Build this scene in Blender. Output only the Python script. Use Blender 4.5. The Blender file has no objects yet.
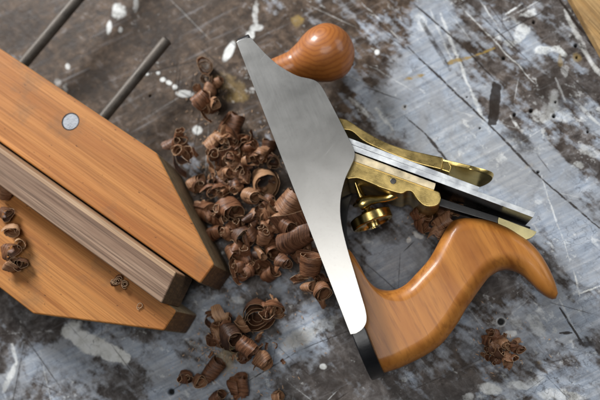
import bpy, bmesh, math, random
import numpy as np
from mathutils import Vector, Matrix
random.seed(7)
S = bpy.context.scene
COL = S.collection
MM = 0.001
CAM_H = 500.0
# ------------------------------------------------------------------ camera frame (mm)
F = 720.0
_d = Vector((400-300, -(360-200), -F)).normalized()
_Z = -_d
_X = (Vector((1, 0, 0)) - _Z.x*_Z).normalized()
_Y = _Z.cross(_X)
R = Matrix((_X, _Y, _Z))            # camera -> world (rows are world axes in camera coordinates)

def P(u, v, z=0.0):
    """point at height z (mm) that photo position (u,v) shows"""
    r = R @ Vector(((u-300)/F, -(v-200)/F, -1))
    return Vector((0, 0, CAM_H)) + r*((CAM_H-z)/-r.z)

# ------------------------------------------------------------------ helpers
def link(o, parent=None):
    COL.objects.link(o)
    if parent: o.parent = parent
    return o

def tag(o, label, cat, group=None):
    o['label'] = label; o['category'] = cat
    if group: o['group'] = group
    return o

def thing(name, label, cat, base, group=None):
    o = bpy.data.objects.new(name, None); o.empty_display_size = .01
    o.location = Vector(base)*MM
    link(o); tag(o, label, cat, group); return o

def finish(bm, name, mats, parent=None, origin=None, sharp=35, smooth=True, wn=True):
    """bm is in world mm"""
    if origin is None: origin = Vector(parent.location)/MM if parent else Vector((0, 0, 0))
    for v in bm.verts: v.co = (v.co-origin)*MM
    bmesh.ops.recalc_face_normals(bm, faces=bm.faces)
    me = bpy.data.meshes.new(name); bm.to_mesh(me); bm.free()
    if not isinstance(mats, (list, tuple)): mats = [mats]
    for m in mats: me.materials.append(m)
    if smooth:
        me.polygons.foreach_set('use_smooth', [True]*len(me.polygons))
        if sharp: me.set_sharp_from_angle(angle=math.radians(sharp))
    o = bpy.data.objects.new(name, me)
    if sharp and wn:
        md = o.modifiers.new('normals', 'WEIGHTED_NORMAL'); md.keep_sharp = True; md.weight = 100
    if not parent: o.location = origin*MM
    return link(o, parent)

def prism(bm, pts0, pts1, bevel=0, seg=2):
    """pts0 ring and pts1 ring (same count), closed solid"""
    a = [bm.verts.new(p) for p in pts0]; b = [bm.verts.new(p) for p in pts1]
    n = len(a); fs = [bm.faces.new(a), bm.faces.new(b[::-1])]
    for i in range(n):
        fs.append(bm.faces.new((a[i], b[i], b[(i+1) % n], a[(i+1) % n])))
    bmesh.ops.recalc_face_normals(bm, faces=fs)
    if bevel:
        es = set(e for f in fs for e in f.edges)
        es = [e for e in es if len(e.link_faces) == 2 and e.calc_face_angle(0) > math.radians(25)]
        bmesh.ops.bevel(bm, geom=es, offset=bevel, segments=seg, profile=.5, affect='EDGES', clamp_overlap=True)
    return bm

def slab(pts, z0, z1, bevel=0, seg=2, bm=None):
    bm = bm or bmesh.new()
    return prism(bm, [Vector((p[0], p[1], z1)) for p in pts], [Vector((p[0], p[1], z0)) for p in pts], bevel, seg)

def lathe(bm, o, ax, prof, n=40, start=None):
    """prof: (distance along ax, radius)"""
    ax = Vector(ax).normalized(); t = Vector((0, 0, 1)) if abs(ax.z) < .9 else Vector((1, 0, 0))
    u = ax.cross(t).normalized(); w = ax.cross(u)
    rings = []
    for h, r in prof:
        c = Vector(o)+ax*h
        if r < 1e-4: rings.append([bm.verts.new(c)])
        else: rings.append([bm.verts.new(c+(u*math.cos(2*math.pi*i/n)+w*math.sin(2*math.pi*i/n))*r) for i in range(n)])
    for A, B in zip(rings, rings[1:]):
        for i in range(n):
            j = (i+1) % n
            if len(A) == 1 and len(B) == 1: break
            if len(A) == 1: bm.faces.new((A[0], B[j], B[i]))
            elif len(B) == 1: bm.faces.new((A[i], A[j], B[0]))
            else: bm.faces.new((A[i], A[j], B[j], B[i]))
    for Rg in (rings[0], rings[-1]):
        if len(Rg) > 1: bm.faces.new(Rg)
    return bm

def catmull(pts, k=6, closed=False):
    out = []; n = len(pts)
    for i in range(n if closed else n-1):
        if closed: p = [pts[(i+j-1) % n] for j in range(4)]
        else: p = [pts[max(0, min(n-1, i+j-1))] for j in range(4)]
        for q in range(k):
            t = q/k
            out.append(tuple(.5*((2*p[1][c])+(-p[0][c]+p[2][c])*t+(2*p[0][c]-5*p[1][c]+4*p[2][c]-p[3][c])*t*t+(-p[0][c]+3*p[1][c]-3*p[2][c]+p[3][c])*t**3) for c in range(len(p[1]))))
    if not closed: out.append(tuple(pts[-1]))
    return out

# ------------------------------------------------------------------ node helpers
class NT:
    def __init__(s, name):
        s.m = bpy.data.materials.new(name); s.m.use_nodes = True
        s.t = s.m.node_tree; s.t.nodes.clear()
        s.out = s.t.nodes.new('ShaderNodeOutputMaterial')
        s.b = s.n('ShaderNodeBsdfPrincipled'); s.l(s.b.outputs[0], s.out.inputs[0])
    def n(s, typ, **k):
        nd = s.t.nodes.new(typ)
        for a, v in k.items():
            if hasattr(nd, a): setattr(nd, a, v)
            else: nd.inputs[a].default_value = v
        return nd
    def l(s, a, b): s.t.links.new(a, b)
    def put(s, sock, v):
        if hasattr(v, 'links') or isinstance(v, bpy.types.NodeSocket): s.l(v, sock)
        else: sock.default_value = v
    def co(s, rot=0, scale=(1, 1, 1), kind='Object', loc=(0, 0, 0), rotv=None):
        tc = s.n('ShaderNodeTexCoord'); mp = s.n('ShaderNodeMapping')
        m0 = s.n('ShaderNodeMapping'); m0.inputs['Rotation'].default_value = rotv or (0, 0, rot)
        m0.inputs['Location'].default_value = loc
        s.l(tc.outputs[kind], m0.inputs[0]); s.l(m0.outputs[0], mp.inputs[0])
        mp.inputs['Scale'].default_value = scale
        return mp.outputs[0]
    def noise(s, v, scale, detail=4, rough=.55, dist=0, w=None):
        nd = s.n('ShaderNodeTexNoise')
        if w is not None: nd.noise_dimensions = '4D'; s.put(nd.inputs['W'], w)
        s.l(v, nd.inputs['Vector']); nd.inputs['Scale'].default_value = scale
        nd.inputs['Detail'].default_value = detail; nd.inputs['Roughness'].default_value = rough
        nd.inputs['Distortion'].default_value = dist
        return nd.outputs['Fac']
    def ramp(s, f, stops, interp='LINEAR'):
        nd = s.n('ShaderNodeValToRGB'); s.l(f, nd.inputs[0]); cr = nd.color_ramp; cr.interpolation = interp
        while len(cr.elements) < len(stops): cr.elements.new(.5)
        for e, (p, c) in zip(cr.elements, stops):
            e.position = p; e.color = (c, c, c, 1) if isinstance(c, (int, float)) else (*c, 1)
        return nd.outputs[0]
    def mix(s, f, a, b, mode='MIX'):
        nd = s.n('ShaderNodeMix'); nd.data_type = 'RGBA'; nd.blend_type = mode
        s.put(nd.inputs[0], f)
        for k, v in ((6, a), (7, b)):
            if isinstance(v, tuple): v = (*v, 1) if len(v) == 3 else v
            s.put(nd.inputs[k], v)
        return nd.outputs[2]
    def math(s, op, a, b=0., clamp=False):
        nd = s.n('ShaderNodeMath'); nd.operation = op; nd.use_clamp = clamp
        s.put(nd.inputs[0], a); s.put(nd.inputs[1], b); return nd.outputs[0]
    def bump(s, h, strength=.3, dist=.0003):
        nd = s.n('ShaderNodeBump'); nd.inputs['Strength'].default_value = strength
        nd.inputs['Distance'].default_value = dist; s.l(h, nd.inputs['Height'])
        s.l(nd.outputs[0], s.b.inputs['Normal']); return nd
    def set(s, **k):
        for a, v in k.items():
            sock = s.b.inputs[a.replace('_', ' ')]
            if isinstance(v, tuple) and len(v) == 3: v = (*v, 1)
            s.put(sock, v)
        return s.m

JROT = math.radians(35)      # turns the jaws' length onto the X axis of the texture

def wood_board(name, dark, mid, light, rot, rough=.5, grain=1.0, specks=True, coat=0):
    t = NT(name)
    v = t.co(rot, (5, 110, 110))
    vf = t.co(rot, (14, 900, 900))
    warp = t.noise(v, 1.0, 5, .6, .6)
    big = t.noise(t.co(rot, (4, 28, 28), loc=(.3, .1, 0)), 1.0, 3, .5)
    c = t.ramp(warp, [(.28, dark), (.46, mid), (.6, light), (.75, mid)])
    c = t.mix(t.ramp(big, [(.35, 0), (.65, .55)]), c, dark)
    fine = t.noise(vf, 1.0, 3, .6)
    c = t.mix(t.ramp(fine, [(.35, .35*grain), (.55, 0)]), c, tuple(x*.4 for x in dark))
    ln = t.noise(t.co(rot, (5, 330, 330), loc=(0, .7, 0)), 1.0, 3, .6, .3)
    c = t.mix(t.ramp(ln, [(.52, 0), (.60, .55*grain), (.66, 0)]), c, tuple(x*.55 for x in dark))
    if specks:
        sp = t.noise(t.co(rot, (260, 620, 620)), 1.0, 2, .5)
        c = t.mix(t.ramp(sp, [(.69, 0), (.75, .7)]), c, tuple(x*.15 for x in dark))
        dirt = t.noise(t.co(0, (30, 30, 30)), 1.0, 6, .65)
        c = t.mix(t.ramp(dirt, [(.52, 0), (.74, .6)]), c, (.13, .085, .045))
    h = t.math('ADD', fine, t.math('MULTIPLY', warp, .6))
    t.bump(h, .35, .0004)
    t.set(Base_Color=c, Roughness=t.ramp(fine, [(.3, rough+.12), (.7, rough-.06)]))
    t.set(Specular_IOR_Level=.3)
    if coat: t.set(Coat_Weight=coat, Coat_Roughness=.15)
    return t.m

def end_grain(name, a, b):
    t = NT(name)
    n = t.noise(t.co(0, (90, 90, 400)), 1.0, 5, .7, .4)
    c = t.ramp(n, [(.3, a), (.65, b)])
    wv = t.n('ShaderNodeTexWave'); wv.wave_type = 'RINGS'; wv.rings_direction = 'X'; wv.inputs['Scale'].default_value = 110; wv.inputs['Distortion'].default_value = 2.5; wv.inputs['Detail'].default_value = 2
    t.l(t.co(JROT, (1, 1, 1), loc=(0, .02, .03)), wv.inputs['Vector'])
    c = t.mix(t.ramp(wv.outputs['Fac'], [(.55, 0), (.95, .6)]), c, tuple(x*.55 for x in a))
    n2 = t.noise(t.co(.4, (700, 700, 150)), 1.0, 3, .6)
    c = t.mix(t.ramp(n2, [(.45, .5), (.62, 0)]), c, tuple(x*.4 for x in a))
    t.bump(n2, .4, .0004); return t.set(Base_Color=c, Roughness=.65)

M = {}
M['jaw'] = wood_board('jaw_wood', (.29, .098, .022), (.43, .172, .043), (.53, .232, .065), JROT, .58, .75)
M['jaw_end'] = end_grain('jaw_end_grain', (.13, .058, .020), (.31, .145, .05))
M['jaw_side'] = wood_board('jaw_wood_grey_sheen', (.20, .14, .075), (.34, .25, .145), (.42, .31, .18), JROT, .6)  # greyer jaw wood: the grey reflection on the side faces is painted in
M['walnut'] = wood_board('walnut_wood', (.10, .055, .033), (.23, .138, .088), (.37, .245, .165), JROT, .6, 1.1, False)
M['walnut_sap'] = wood_board('walnut_sapwood', (.27, .16, .09), (.42, .27, .16), (.50, .34, .21), JROT, .55, .8, False)
M['walnut_end'] = end_grain('walnut_end_grain', (.085, .048, .02), (.22, .125, .055))
M['board'] = wood_board('old_board_wood', (.30, .16, .05), (.52, .32, .13), (.62, .42, .2), math.radians(55), .5)

def steel():
    t = NT('ground_steel')
    v = t.co(math.radians(69.6), (40, 900, 900))
    f = t.noise(v, 1.0, 3, .6)
    m = t.noise(t.co(0, (45, 45, 45)), 1.0, 5, .6, .5)
    sp = t.noise(t.co(0, (700, 700, 700)), 1.0, 2, .5)
    s1 = t.noise(t.co(.5, (18, 1500, 900)), 1.0, 1, .5); s2 = t.noise(t.co(-.9, (22, 1700, 900)), 1.0, 1, .5)
    sc = t.math('MAXIMUM', t.ramp(s1, [(.74, 0), (.77, .7)]), t.ramp(s2, [(.75, 0), (.78, .7)]))
    c = t.mix(t.ramp(m, [(.35, 0), (.7, 1)]), (.37, .362, .343), (.425, .417, .398))
    c = t.mix(t.ramp(sp, [(.28, .25), (.40, 0)]), c, (.3, .28, .26))
    r = t.math('ADD', t.ramp(m, [(.3, .285), (.7, .315)]), t.math('MULTIPLY', f, .04))
    r = t.math('ADD', r, t.math('MULTIPLY', sc, .07))
    t.bump(f, .06, .0001)
    return t.set(Base_Color=c, Metallic=1.0, Roughness=r)
M['steel'] = steel()

def plain(name, col, metallic=0., rough=.4, bump=0, bs=900, var=.15, **k):
    t = NT(name)
    n = t.noise(t.co(0, (1, 1, 1)), 120, 5, .6)
    c = t.mix(t.ramp(n, [(.35, 0), (.65, 1)]), tuple(x*(1-var) for x in col), tuple(min(1, x*(1+var)) for x in col))
    t.set(Base_Color=c, Metallic=metallic, Roughness=t.ramp(n, [(.3, rough*.8), (.7, min(1, rough*1.25))]), **k)
    if bump: t.bump(t.noise(t.co(0, (1, 1, 1)), bs, 3, .6), bump, .0004)
    return t.m
M['blade'] = plain('blade_steel', (.84, .88, .93), 1, .34, .03)
M['blade_back'] = plain('blade_dark_reflection', (.085, .085, .09), 1, .3, .02)  # blade steel darkened: the dark reflection on its back is put into the colour
M['black'] = plain('black_japan', (.008, .008, .009), 0, .32, .15, 500)
M['dark_steel'] = plain('dark_steel', (.09, .085, .08), 1, .38, .1)
M['rod'] = plain('screw_rod_steel', (.085, .072, .06), .6, .5, .3, 2500, .3)
M['nut'] = plain('nut_steel', (.30, .31, .33), .5, .6, .5, 700, .25)
M['brass'] = plain('machined_brass', (.72, .53, .19), 1, .22, .05, 700, .14)
M['brass_edge'] = plain('bright_bronze_edge', (.85, .72, .48), 1, .34, .05)
M['tab'] = plain('pale_brass', (.80, .70, .36), .6, .45, .1)
M['brass_dull'] = plain('dull_brass', (.47, .345, .13), 1, .30, .10, 800, .2)
M['bronze_cast'] = plain('cast_bronze', (.50, .37, .14), 1, .33, .12, 1500, .3)

def tote_wood():
    t = NT('cherry_handle_wood')
    v = t.co(math.radians(64), (7, 95, 95))
    w = t.noise(v, 1.0, 4, .5, .8)
    c = t.ramp(w, [(.3, (.27, .085, .013)), (.46, (.38, .138, .024)), (.60, (.46, .18, .034)), (.70, (.29, .095, .015))])
    fk = t.noise(t.co(math.radians(64), (45, 420, 420)), 1.0, 3, .6)
    c = t.mix(t.ramp(fk, [(.34, .45), (.5, 0)]), c, (.18, .055, .011))
    bl = t.noise(t.co(0, (40, 40, 40)), 1.0, 3, .5)
    c = t.mix(t.ramp(bl, [(.4, 0), (.7, .35)]), c, (.50, .21, .045))
    t.bump(fk, .05, .0002)
    return t.set(Base_Color=c, Roughness=.42, Specular_IOR_Level=.3, Coat_Weight=.14, Coat_Roughness=.1)
M['tote'] = tote_wood()

def knob_wood():
    t = NT('turned_knob_wood')
    tc = t.n('ShaderNodeTexCoord'); mp = t.n('ShaderNodeMapping')
    t.l(tc.outputs['Object'], mp.inputs[0])
    t.knob_map = mp
    nz = t.n('ShaderNodeTexNoise'); nz.inputs['Scale'].default_value = 60; t.l(mp.outputs[0], nz.inputs['Vector'])
    wv = t.n('ShaderNodeTexWave'); wv.wave_type = 'RINGS'; wv.rings_direction = 'SPHERICAL'
    wv.inputs['Scale'].default_value = 105; wv.inputs['Distortion'].default_value = 3.2
    wv.inputs['Detail'].default_value = 2; wv.inputs['Detail Scale'].default_value = 1.2
    t.l(mp.outputs[0], wv.inputs['Vector'])
    c = t.ramp(wv.outputs['Fac'], [(.0, (.385, .132, .028)), (.7, (.36, .12, .026)), (.97, (.30, .095, .021))])
    fk = t.noise(t.co(0, (300, 300, 300)), 1.0, 3, .6)
    c = t.mix(t.ramp(fk, [(.3, .4), (.5, 0)]), c, (.28, .085, .018))
    t.set(Base_Color=c, Roughness=.45, Specular_IOR_Level=.35, Coat_Weight=.3, Coat_Roughness=.16)
    return t
KT = knob_wood(); M['knob'] = KT.m

def shaving_mat():
    t = NT('wood_shaving')
    uv = t.n('ShaderNodeUVMap'); uv.uv_map = 'UVMap'
    oi = t.n('ShaderNodeObjectInfo')
    mp = t.n('ShaderNodeMapping'); t.l(uv.outputs[0], mp.inputs[0]); mp.inputs['Scale'].default_value = (90, 1400, 1)
    n = t.noise(mp.outputs[0], 1.0, 4, .65, .3, w=oi.outputs['Random'])
    mp2 = t.n('ShaderNodeMapping'); t.l(uv.outputs[0], mp2.inputs[0]); mp2.inputs['Scale'].default_value = (300, 700, 1)
    n2 = t.noise(mp2.outputs[0], 1.0, 3, .6, w=oi.outputs['Random'])
    c = t.ramp(n, [(.3, (.045, .016, .007)), (.45, (.16, .064, .029)), (.58, (.34, .155, .078)), (.70, (.12, .046, .021))])
    c2 = t.ramp(n, [(.3, (.13, .056, .026)), (.45, (.36, .175, .088)), (.58, (.62, .36, .20)), (.70, (.30, .14, .068))])
    c3 = t.ramp(n, [(.3, (.022, .011, .007)), (.5, (.075, .036, .022)), (.66, (.17, .09, .055))])
    c = t.mix(t.ramp(oi.outputs['Random'], [(.48, 0), (.95, 1)]), c, c2)
    c = t.mix(t.ramp(oi.outputs['Random'], [(.93, 0), (1, .5)]), c, (.56, .36, .18))
    c = t.mix(t.ramp(oi.outputs['Random'], [(.0, .95), (.32, 0)]), c, c3)
    gn = t.n('ShaderNodeNewGeometry')
    c = t.mix(t.ramp(n2, [(.62, 0), (.72, .5)]), c, (.42, .23, .12))
    t.bump(t.math('ADD', n, n2), .8, .0004)
    t.set(Base_Color=c, Roughness=.42)
    tr = t.n('ShaderNodeBsdfTranslucent'); t.l(c, tr.inputs[0])
    ms = t.n('ShaderNodeMixShader'); ms.inputs[0].default_value = .25
    t.l(t.b.outputs[0], ms.inputs[1]); t.l(tr.outputs[0], ms.inputs[2]); t.l(ms.outputs[0], t.out.inputs[0])
    return t.m
M['shaving'] = shaving_mat()
M['shaving_edge'] = plain('shaving_edge', (.56, .36, .21), 0, .6, 0, var=.3)

# ------------------------------------------------------------------ workbench top: marks and some shade painted on it
def hashn(ix, iy, seed):
    h = (ix.astype(np.int64)*374761393 + iy.astype(np.int64)*668265263 + seed*1274126177) & 0xffffffff
    h = ((h ^ (h >> 13))*1274126177) & 0xffffffff
    return ((h ^ (h >> 16)) & 0xffff)/65535.0
def vnoise(x, y, seed):
    ix = np.floor(x); iy = np.floor(y); fx = x-ix; fy = y-iy
    fx = fx*fx*(3-2*fx); fy = fy*fy*(3-2*fy)
    a = hashn(ix, iy, seed); b = hashn(ix+1, iy, seed); c = hashn(ix, iy+1, seed); d = hashn(ix+1, iy+1, seed)
    return (a*(1-fx)+b*fx)*(1-fy)+(c*(1-fx)+d*fx)*fy
def fbm(x, y, size, seed, ang=0, st=1, octv=5, gain=.55):
    c, s = math.cos(math.radians(ang)), math.sin(math.radians(ang))
    X = (x*c+y*s)/(size*st); Y = (-x*s+y*c)/size
    r = 0; amp = 1; tot = 0
    for o in range(octv):
        r = r+amp*vnoise(X+17.3*o, Y-9.1*o, seed+o*31); tot += amp; amp *= gain; X = X*2.03; Y = Y*2.03
    return r/tot
def sstep(a, b, x):
    t = np.clip((x-a)/(b-a), 0, 1); return t*t*(3-2*t)

def build_bench():
    x0, x1, y0, y1 = -285., 165., -70., 290.
    step = .5
    def axis(a, b, far):
        core = list(np.arange(a, b+1e-6, step))
        lo = []; hi = []; d = 2.; p = a
        while p > -far: p -= d; lo.append(p); d *= 1.35
        d = 2.; p = core[-1]
        while p < far: p += d; hi.append(p); d *= 1.35
        return np.array(lo[::-1]+core+hi)
    c = [P(0, 0), P(600, 0), P(0, 400), P(600, 400)]
    x0 = min(p.x for p in c)-6; x1 = max(p.x for p in c)+6; y0 = min(p.y for p in c)-6; y1 = max(p.y for p in c)+6
    xs = axis(x0, x1, 900); ys = axis(y0, y1, 900)
    X, Y = np.meshgrid(xs, ys); nx, ny = len(xs), len(ys)
    Rt = np.array(R).T
    V = np.stack([X, Y, np.full_like(X, -CAM_H)], -1) @ Rt.T
    u = 300+F*V[..., 0]/-V[..., 2]; v = 200-F*V[..., 1]/-V[..., 2]
    far = (V[..., 2] > -50)
    u = np.where(far, 9999, u); v = np.where(far, 9999, v)
    # wobble so that no outline is clean
    wu = (fbm(X, Y, 9, 3)-.5)*11+(fbm(X, Y, 2.4, 5)-.5)*4; wv = (fbm(X, Y, 9, 11)-.5)*11+(fbm(X, Y, 2.4, 8)-.5)*4
    tear = fbm(X, Y, 6, 301, 0, 1, 5, .65); tear2 = sstep(.30, .55, fbm(X, Y, 2.6, 305, -45, 2.2, 5, .7))
    def ell(cu, cv, ru, rv, rot=0, soft=.35, wob=1.):
        a = math.radians(rot); du = u+wu*wob-cu; dv = v+wv*wob-cv
        p = du*math.cos(a)+dv*math.sin(a); q = -du*math.sin(a)+dv*math.cos(a)
        d = np.sqrt((p/ru)**2+(q/rv)**2)*(1+(.5-tear)*.7*min(1, wob)); return (1-sstep(1-soft, 1+soft, d))*(1-min(1, wob)*.55*(1-tear2))
    def reg(cu, cv, ru, rv, rot=0):
        a = math.radians(rot); du = u-cu; dv = v-cv
        p = du*math.cos(a)+dv*math.sin(a); q = -du*math.sin(a)+dv*math.cos(a)
        return np.exp(-((p/ru)**2+(q/rv)**2))
    def seg(a, b, w, wob=.25, soft=.6):
        au, av = a; bu, bv = b; du, dv = bu-au, bv-av; L2 = du*du+dv*dv
        U = u+wu*wob; W = v+wv*wob
        t = np.clip(((U-au)*du+(W-av)*dv)/L2, 0, 1)
        d = np.hypot(U-(au+t*du), W-(av+t*dv)); tp = .45+.55*np.sin(np.pi*np.clip(t, .03, .97))**.6
        w_ = w*tp*(.55+.9*tear); return (1-sstep(w_*(1-soft), w_*(1+soft), d))*(.45+.75*tear2)
    streak = fbm(X, Y, 5, 21, -48, 7, 6, .6); streak2 = fbm(X, Y, 3.2, 44, -20, 9, 5, .6); cloud = fbm(X, Y, 32, 60, 0, 1, 7, .6)
    fine = fbm(X, Y, 4, 80, 0, 1, 5, .65)
    lowl = sstep(240, 330, v)*sstep(440, 300, u)
    # ---- bluish wash
    W = .31+.14*sstep(280, 340, v)+.0*u+.12*sstep(300, 600, u)-.10*sstep(200, 0, v)*sstep(400, 200, u)
    for (a, b, ru, rv, rot, k) in [(428, 45, 22, 45, 20, .9), (420, 105, 45, 55, 0, .55), (455, 135, 60, 35, 40, .6), (540, 200, 60, 36, 40, .62),
            (585, 245, 40, 50, 0, .45), (500, 165, 60, 30, 40, .35), (395, 265, 40, 35, 0, .8), (250, 370, 80, 28, -10, .4), (165, 385, 50, 25, 0, .45), (265, 300, 50, 36, 0, .4),
            (545, 330, 30, 30, 0, .45), (120, 350, 50, 20, 0, .35), (590, 320, 24, 40, 0, .35), (530, 60, 22, 12, 0, .4), (560, 110, 12, 18, 0, .4), (575, 390, 50, 14, 0, .45),
            (300, 90, 25, 20, 0, .15), (30, 345, 40, 20, 0, .15), (380, 20, 30, 20, 0, .25),
            (100, 50, 150, 85, 0, -.42), (330, 20, 60, 30, 0, -.06), (560, 90, 40, 34, 0, -.28), (500, 30, 30, 30, 0, -.1), (480, 380, 60, 24, 0, -.15), (345, 372, 26, 35, 0, -.25), (20, 375, 30, 30, 0, -.1)]:
        W = W+k*reg(a, b, ru, rv, rot)
    for (a, b, w, k) in [((418, 15), (482, 135), 7, .5), ((440, 100), (530, 235), 9, .45), ((535, 140), (604, 265), 8, .5), ((560, 300), (600, 400), 8, .35), ((385, 95), (445, 165), 6, .5), ((338, 55), (385, 130), 5, .45),
            ((505, 232), (565, 325), 8, .4), ((300, 330), (200, 402), 8, .35), ((350, 330), (285, 345), 8, .35), ((375, 240), (430, 290), 9, .4), ((455, 130), (600, 190), 7, .3), ((130, 345), (210, 400), 8, .3), ((60, 345), (0, 385), 6, .3), ((480, 395), (600, 372), 6, .35), ((470, 10), (560, 60), 5, .25), ((575, 60), (604, 150), 6, .35)]:
        W = W+k*seg(a, b, w*1.5, .5, .8)
    wash = sstep(.22, .95, W-.05+(streak-.5)*(1.2-.7*lowl)+(cloud-.5)*(1.3+.8*lowl)+(streak2-.5)*.5+(fine-.5)*.7)
    # ---- opaque paint
    wp = np.zeros_like(u)
    def add(m, k=1.):
        nonlocal wp
        wp = np.maximum(wp, m*k)
    for (a, b, ru, rv, rot, k, wob) in [(229, 51, 11, 4.2, -62, 1, .15), (185, 94, 9, 3.6, 3, 1, .15), (197, 130, 5, 4.6, 0, .95, .1), (147, 74, 2, 2, 0, .8, .1),
            (158, 73, 2.2, 2, 0, .8, .2), (163, 80, 2.8, 2.6, 0, .9, .2), (169, 83, 3.2, 2, 20, .9, .3), (175, 87, 2.6, 2.6, 0, .85, .2), (118, 10, 7, 7, 0, .75, .7),
            (109, 27, 2.8, 7, 8, .8, .3), (120, 29, 2, 3, 0, .6, .3), (68, 66, 2.6, 3.2, 0, .7, .2), (58, 82, 3, 5, 10, .35, .5), (65, 88, 3, 6, 0, .35, .5), (136, 4, 3, 7, 0, .4, .5),
            (256, 14, 3, 13, 6, .6, .5), (256, 28, 7, 4, 10, .7, .5), (250, 35, 5, 5, 0, .85, .4), (244, 40, 4, 3, -30, .75, .4),
            (377, 52, 2.6, 3, 0, .9, .2), (323, 367, 3.6, 3, 0, .95, .2), (300, 338, 22, 9, -28, .55, .6), (318, 326, 12, 8, -20, .4, .7),
            (72, 332, 11, 7, 10, 1.2, .4), (510, 334, 8, 4, -10, .8, .4), (490, 389, 12, 6, 12, .85, .7), (525, 384, 20, 5, -14, .6, .9), (562, 396, 26, 6, 8, .6, .9),
            (535, 325, 7, 13, -30, .5, .8), (515, 322, 10, 6, 20, .35, .9), (543, 51, 8, 5, 0, .85, .8), (560, 52, 9, 4, 12, .75, .9), (521, 34, 6, 10, 25, .7, .8), (510, 42, 7, 4, 0, .6, .8),
            (528, 13, 8, 4, -20, .7, .9), (516, 20, 3, 8, -35, .4, .7), (566, 70, 6, 8, 0, .4, .9), (554, 104, 7, 16, 10, .7, .9), (563, 118, 10, 7, 0, .5, .9), (540, 118, 10, 6, 20, .5, .9),
            (545, 113, 4, 12, 0, .5, .8), (590, 150, 10, 6, 30, .5, .8), (578, 165, 6, 4, 0, .5, .8), (420, 23, 6, 10, -15, .55, .9), (405, 380, 4, 3, 0, .4, .6), (485, 355, 3, 2, 0, .5, .5), (468, 398, 6, 4, 0, .6, .8),
            (400, 325, 3, 9, 20, .3, .8), (330, 322, 14, 6, -30, .4, .8), (236, 300, 8, 4, 0, .5, .8), (240, 258, 4, 4, 0, .6, .6), (195, 345, 8, 3, 30, .4, .8), (418, 236, 6, 3, 30, .8, .8), (410, 240, 3, 3, 0, .8, .8),
            (190, 325, 5, 10, 0, .35, .9), (96, 306, 3, 2, 0, .4, .5)]:
        add(ell(a, b, ru, rv, rot, .3, wob), k)
    for (a, b, w, k) in [((68, 333), (125, 359), 8, 2.2), ((78, 342), (92, 350), 6, .8), ((66, 326), (80, 324), 5, .7), ((3, 392), (16, 362), 3, .6), ((16, 362), (12, 345), 2, .5),
            ((441, 14), (470, 90), 2.0, .55), ((470, 90), (490, 133), 2.4, .5), ((430, 10), (452, 60), 1.6, .4), ((460, 5), (535, 83), .8, .6), ((505, 15), (522, 4), 1, .7), ((503, 20), (540, 0), .8, .5),
            ((578, 294), (600, 286), 1, .8), ((574, 270), (580, 296), 1, .7), ((541, 175), (571, 262), .8, .55), ((470, 352), (536, 292), 1.0, .3), ((510, 115), (522, 133), 1.4, .6), ((556, 78), (566, 100), 1.3, .6),
            ((575, 100), (600, 125), 2, .5), ((565, 10), (590, 60), 3, .55), ((590, 60), (600, 75), 3, .6), ((335, 45), (420, 95), .6, .35), ((360, 0), (400, 40), .7, .5), ((40, 350), (50, 400), .8, .35),
            ((0, 335), (60, 330), 1, .3), ((560, 300), (575, 330), 1.2, .4), ((350, 98), (372, 118), 3.2, .45), ((376, 108), (392, 130), 2.4, .45), ((480, 0), (500, 30), .8, .5)]:
        add(seg(a, b, w), k)
    spk = fbm(X, Y, 1.7, 200, 0, 1, 3, .6); spr = fbm(X, Y, 26, 210, 0, 1, 3)
    add(sstep(.80, .90, spk+(spr-.5)*.3), .5)
    flak = fbm(X, Y, 5, 230, -40, 1.6, 6, .7); right = sstep(380, 560, u)*.5+sstep(300, 400, v)*.55
    add(sstep(.64, .86, flak+(spr-.5)*.3+right*.04-(u < 230)*(v < 200)*.07), .55)
    # ---- dark marks, with some shade painted in by the board and plane
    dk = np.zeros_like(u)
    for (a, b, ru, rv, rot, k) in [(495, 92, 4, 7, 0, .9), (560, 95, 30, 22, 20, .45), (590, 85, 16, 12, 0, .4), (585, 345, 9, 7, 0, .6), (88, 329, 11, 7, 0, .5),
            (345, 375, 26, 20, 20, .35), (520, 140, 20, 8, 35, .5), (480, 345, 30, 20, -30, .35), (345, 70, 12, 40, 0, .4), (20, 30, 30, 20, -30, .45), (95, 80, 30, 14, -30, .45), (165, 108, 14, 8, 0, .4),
            (160, 40, 30, 22, 0, .5), (380, 75, 12, 18, 20, .35), (455, 45, 30, 8, 10, .3), (445, 300, 30, 20, 0, .35), (575, 375, 24, 8, 0, .35), (420, 395, 40, 8, 0, .3), (10, 395, 30, 14, 0, .35), (370, 225, 20, 14, 0, .6), (395, 235, 18, 10, -20, .4)]:  # dark bench tone, with shade painted in around the plane and its handle
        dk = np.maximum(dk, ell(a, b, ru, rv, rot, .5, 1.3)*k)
    dk = np.maximum(dk, (1-sstep(4.3, 5.8, np.abs(u-494.5+(v-105)*.09+wu*.4)))*(1-sstep(18, 20.5, np.abs(v-105+wv*.9)))*(.75+.65*tear2))
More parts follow.
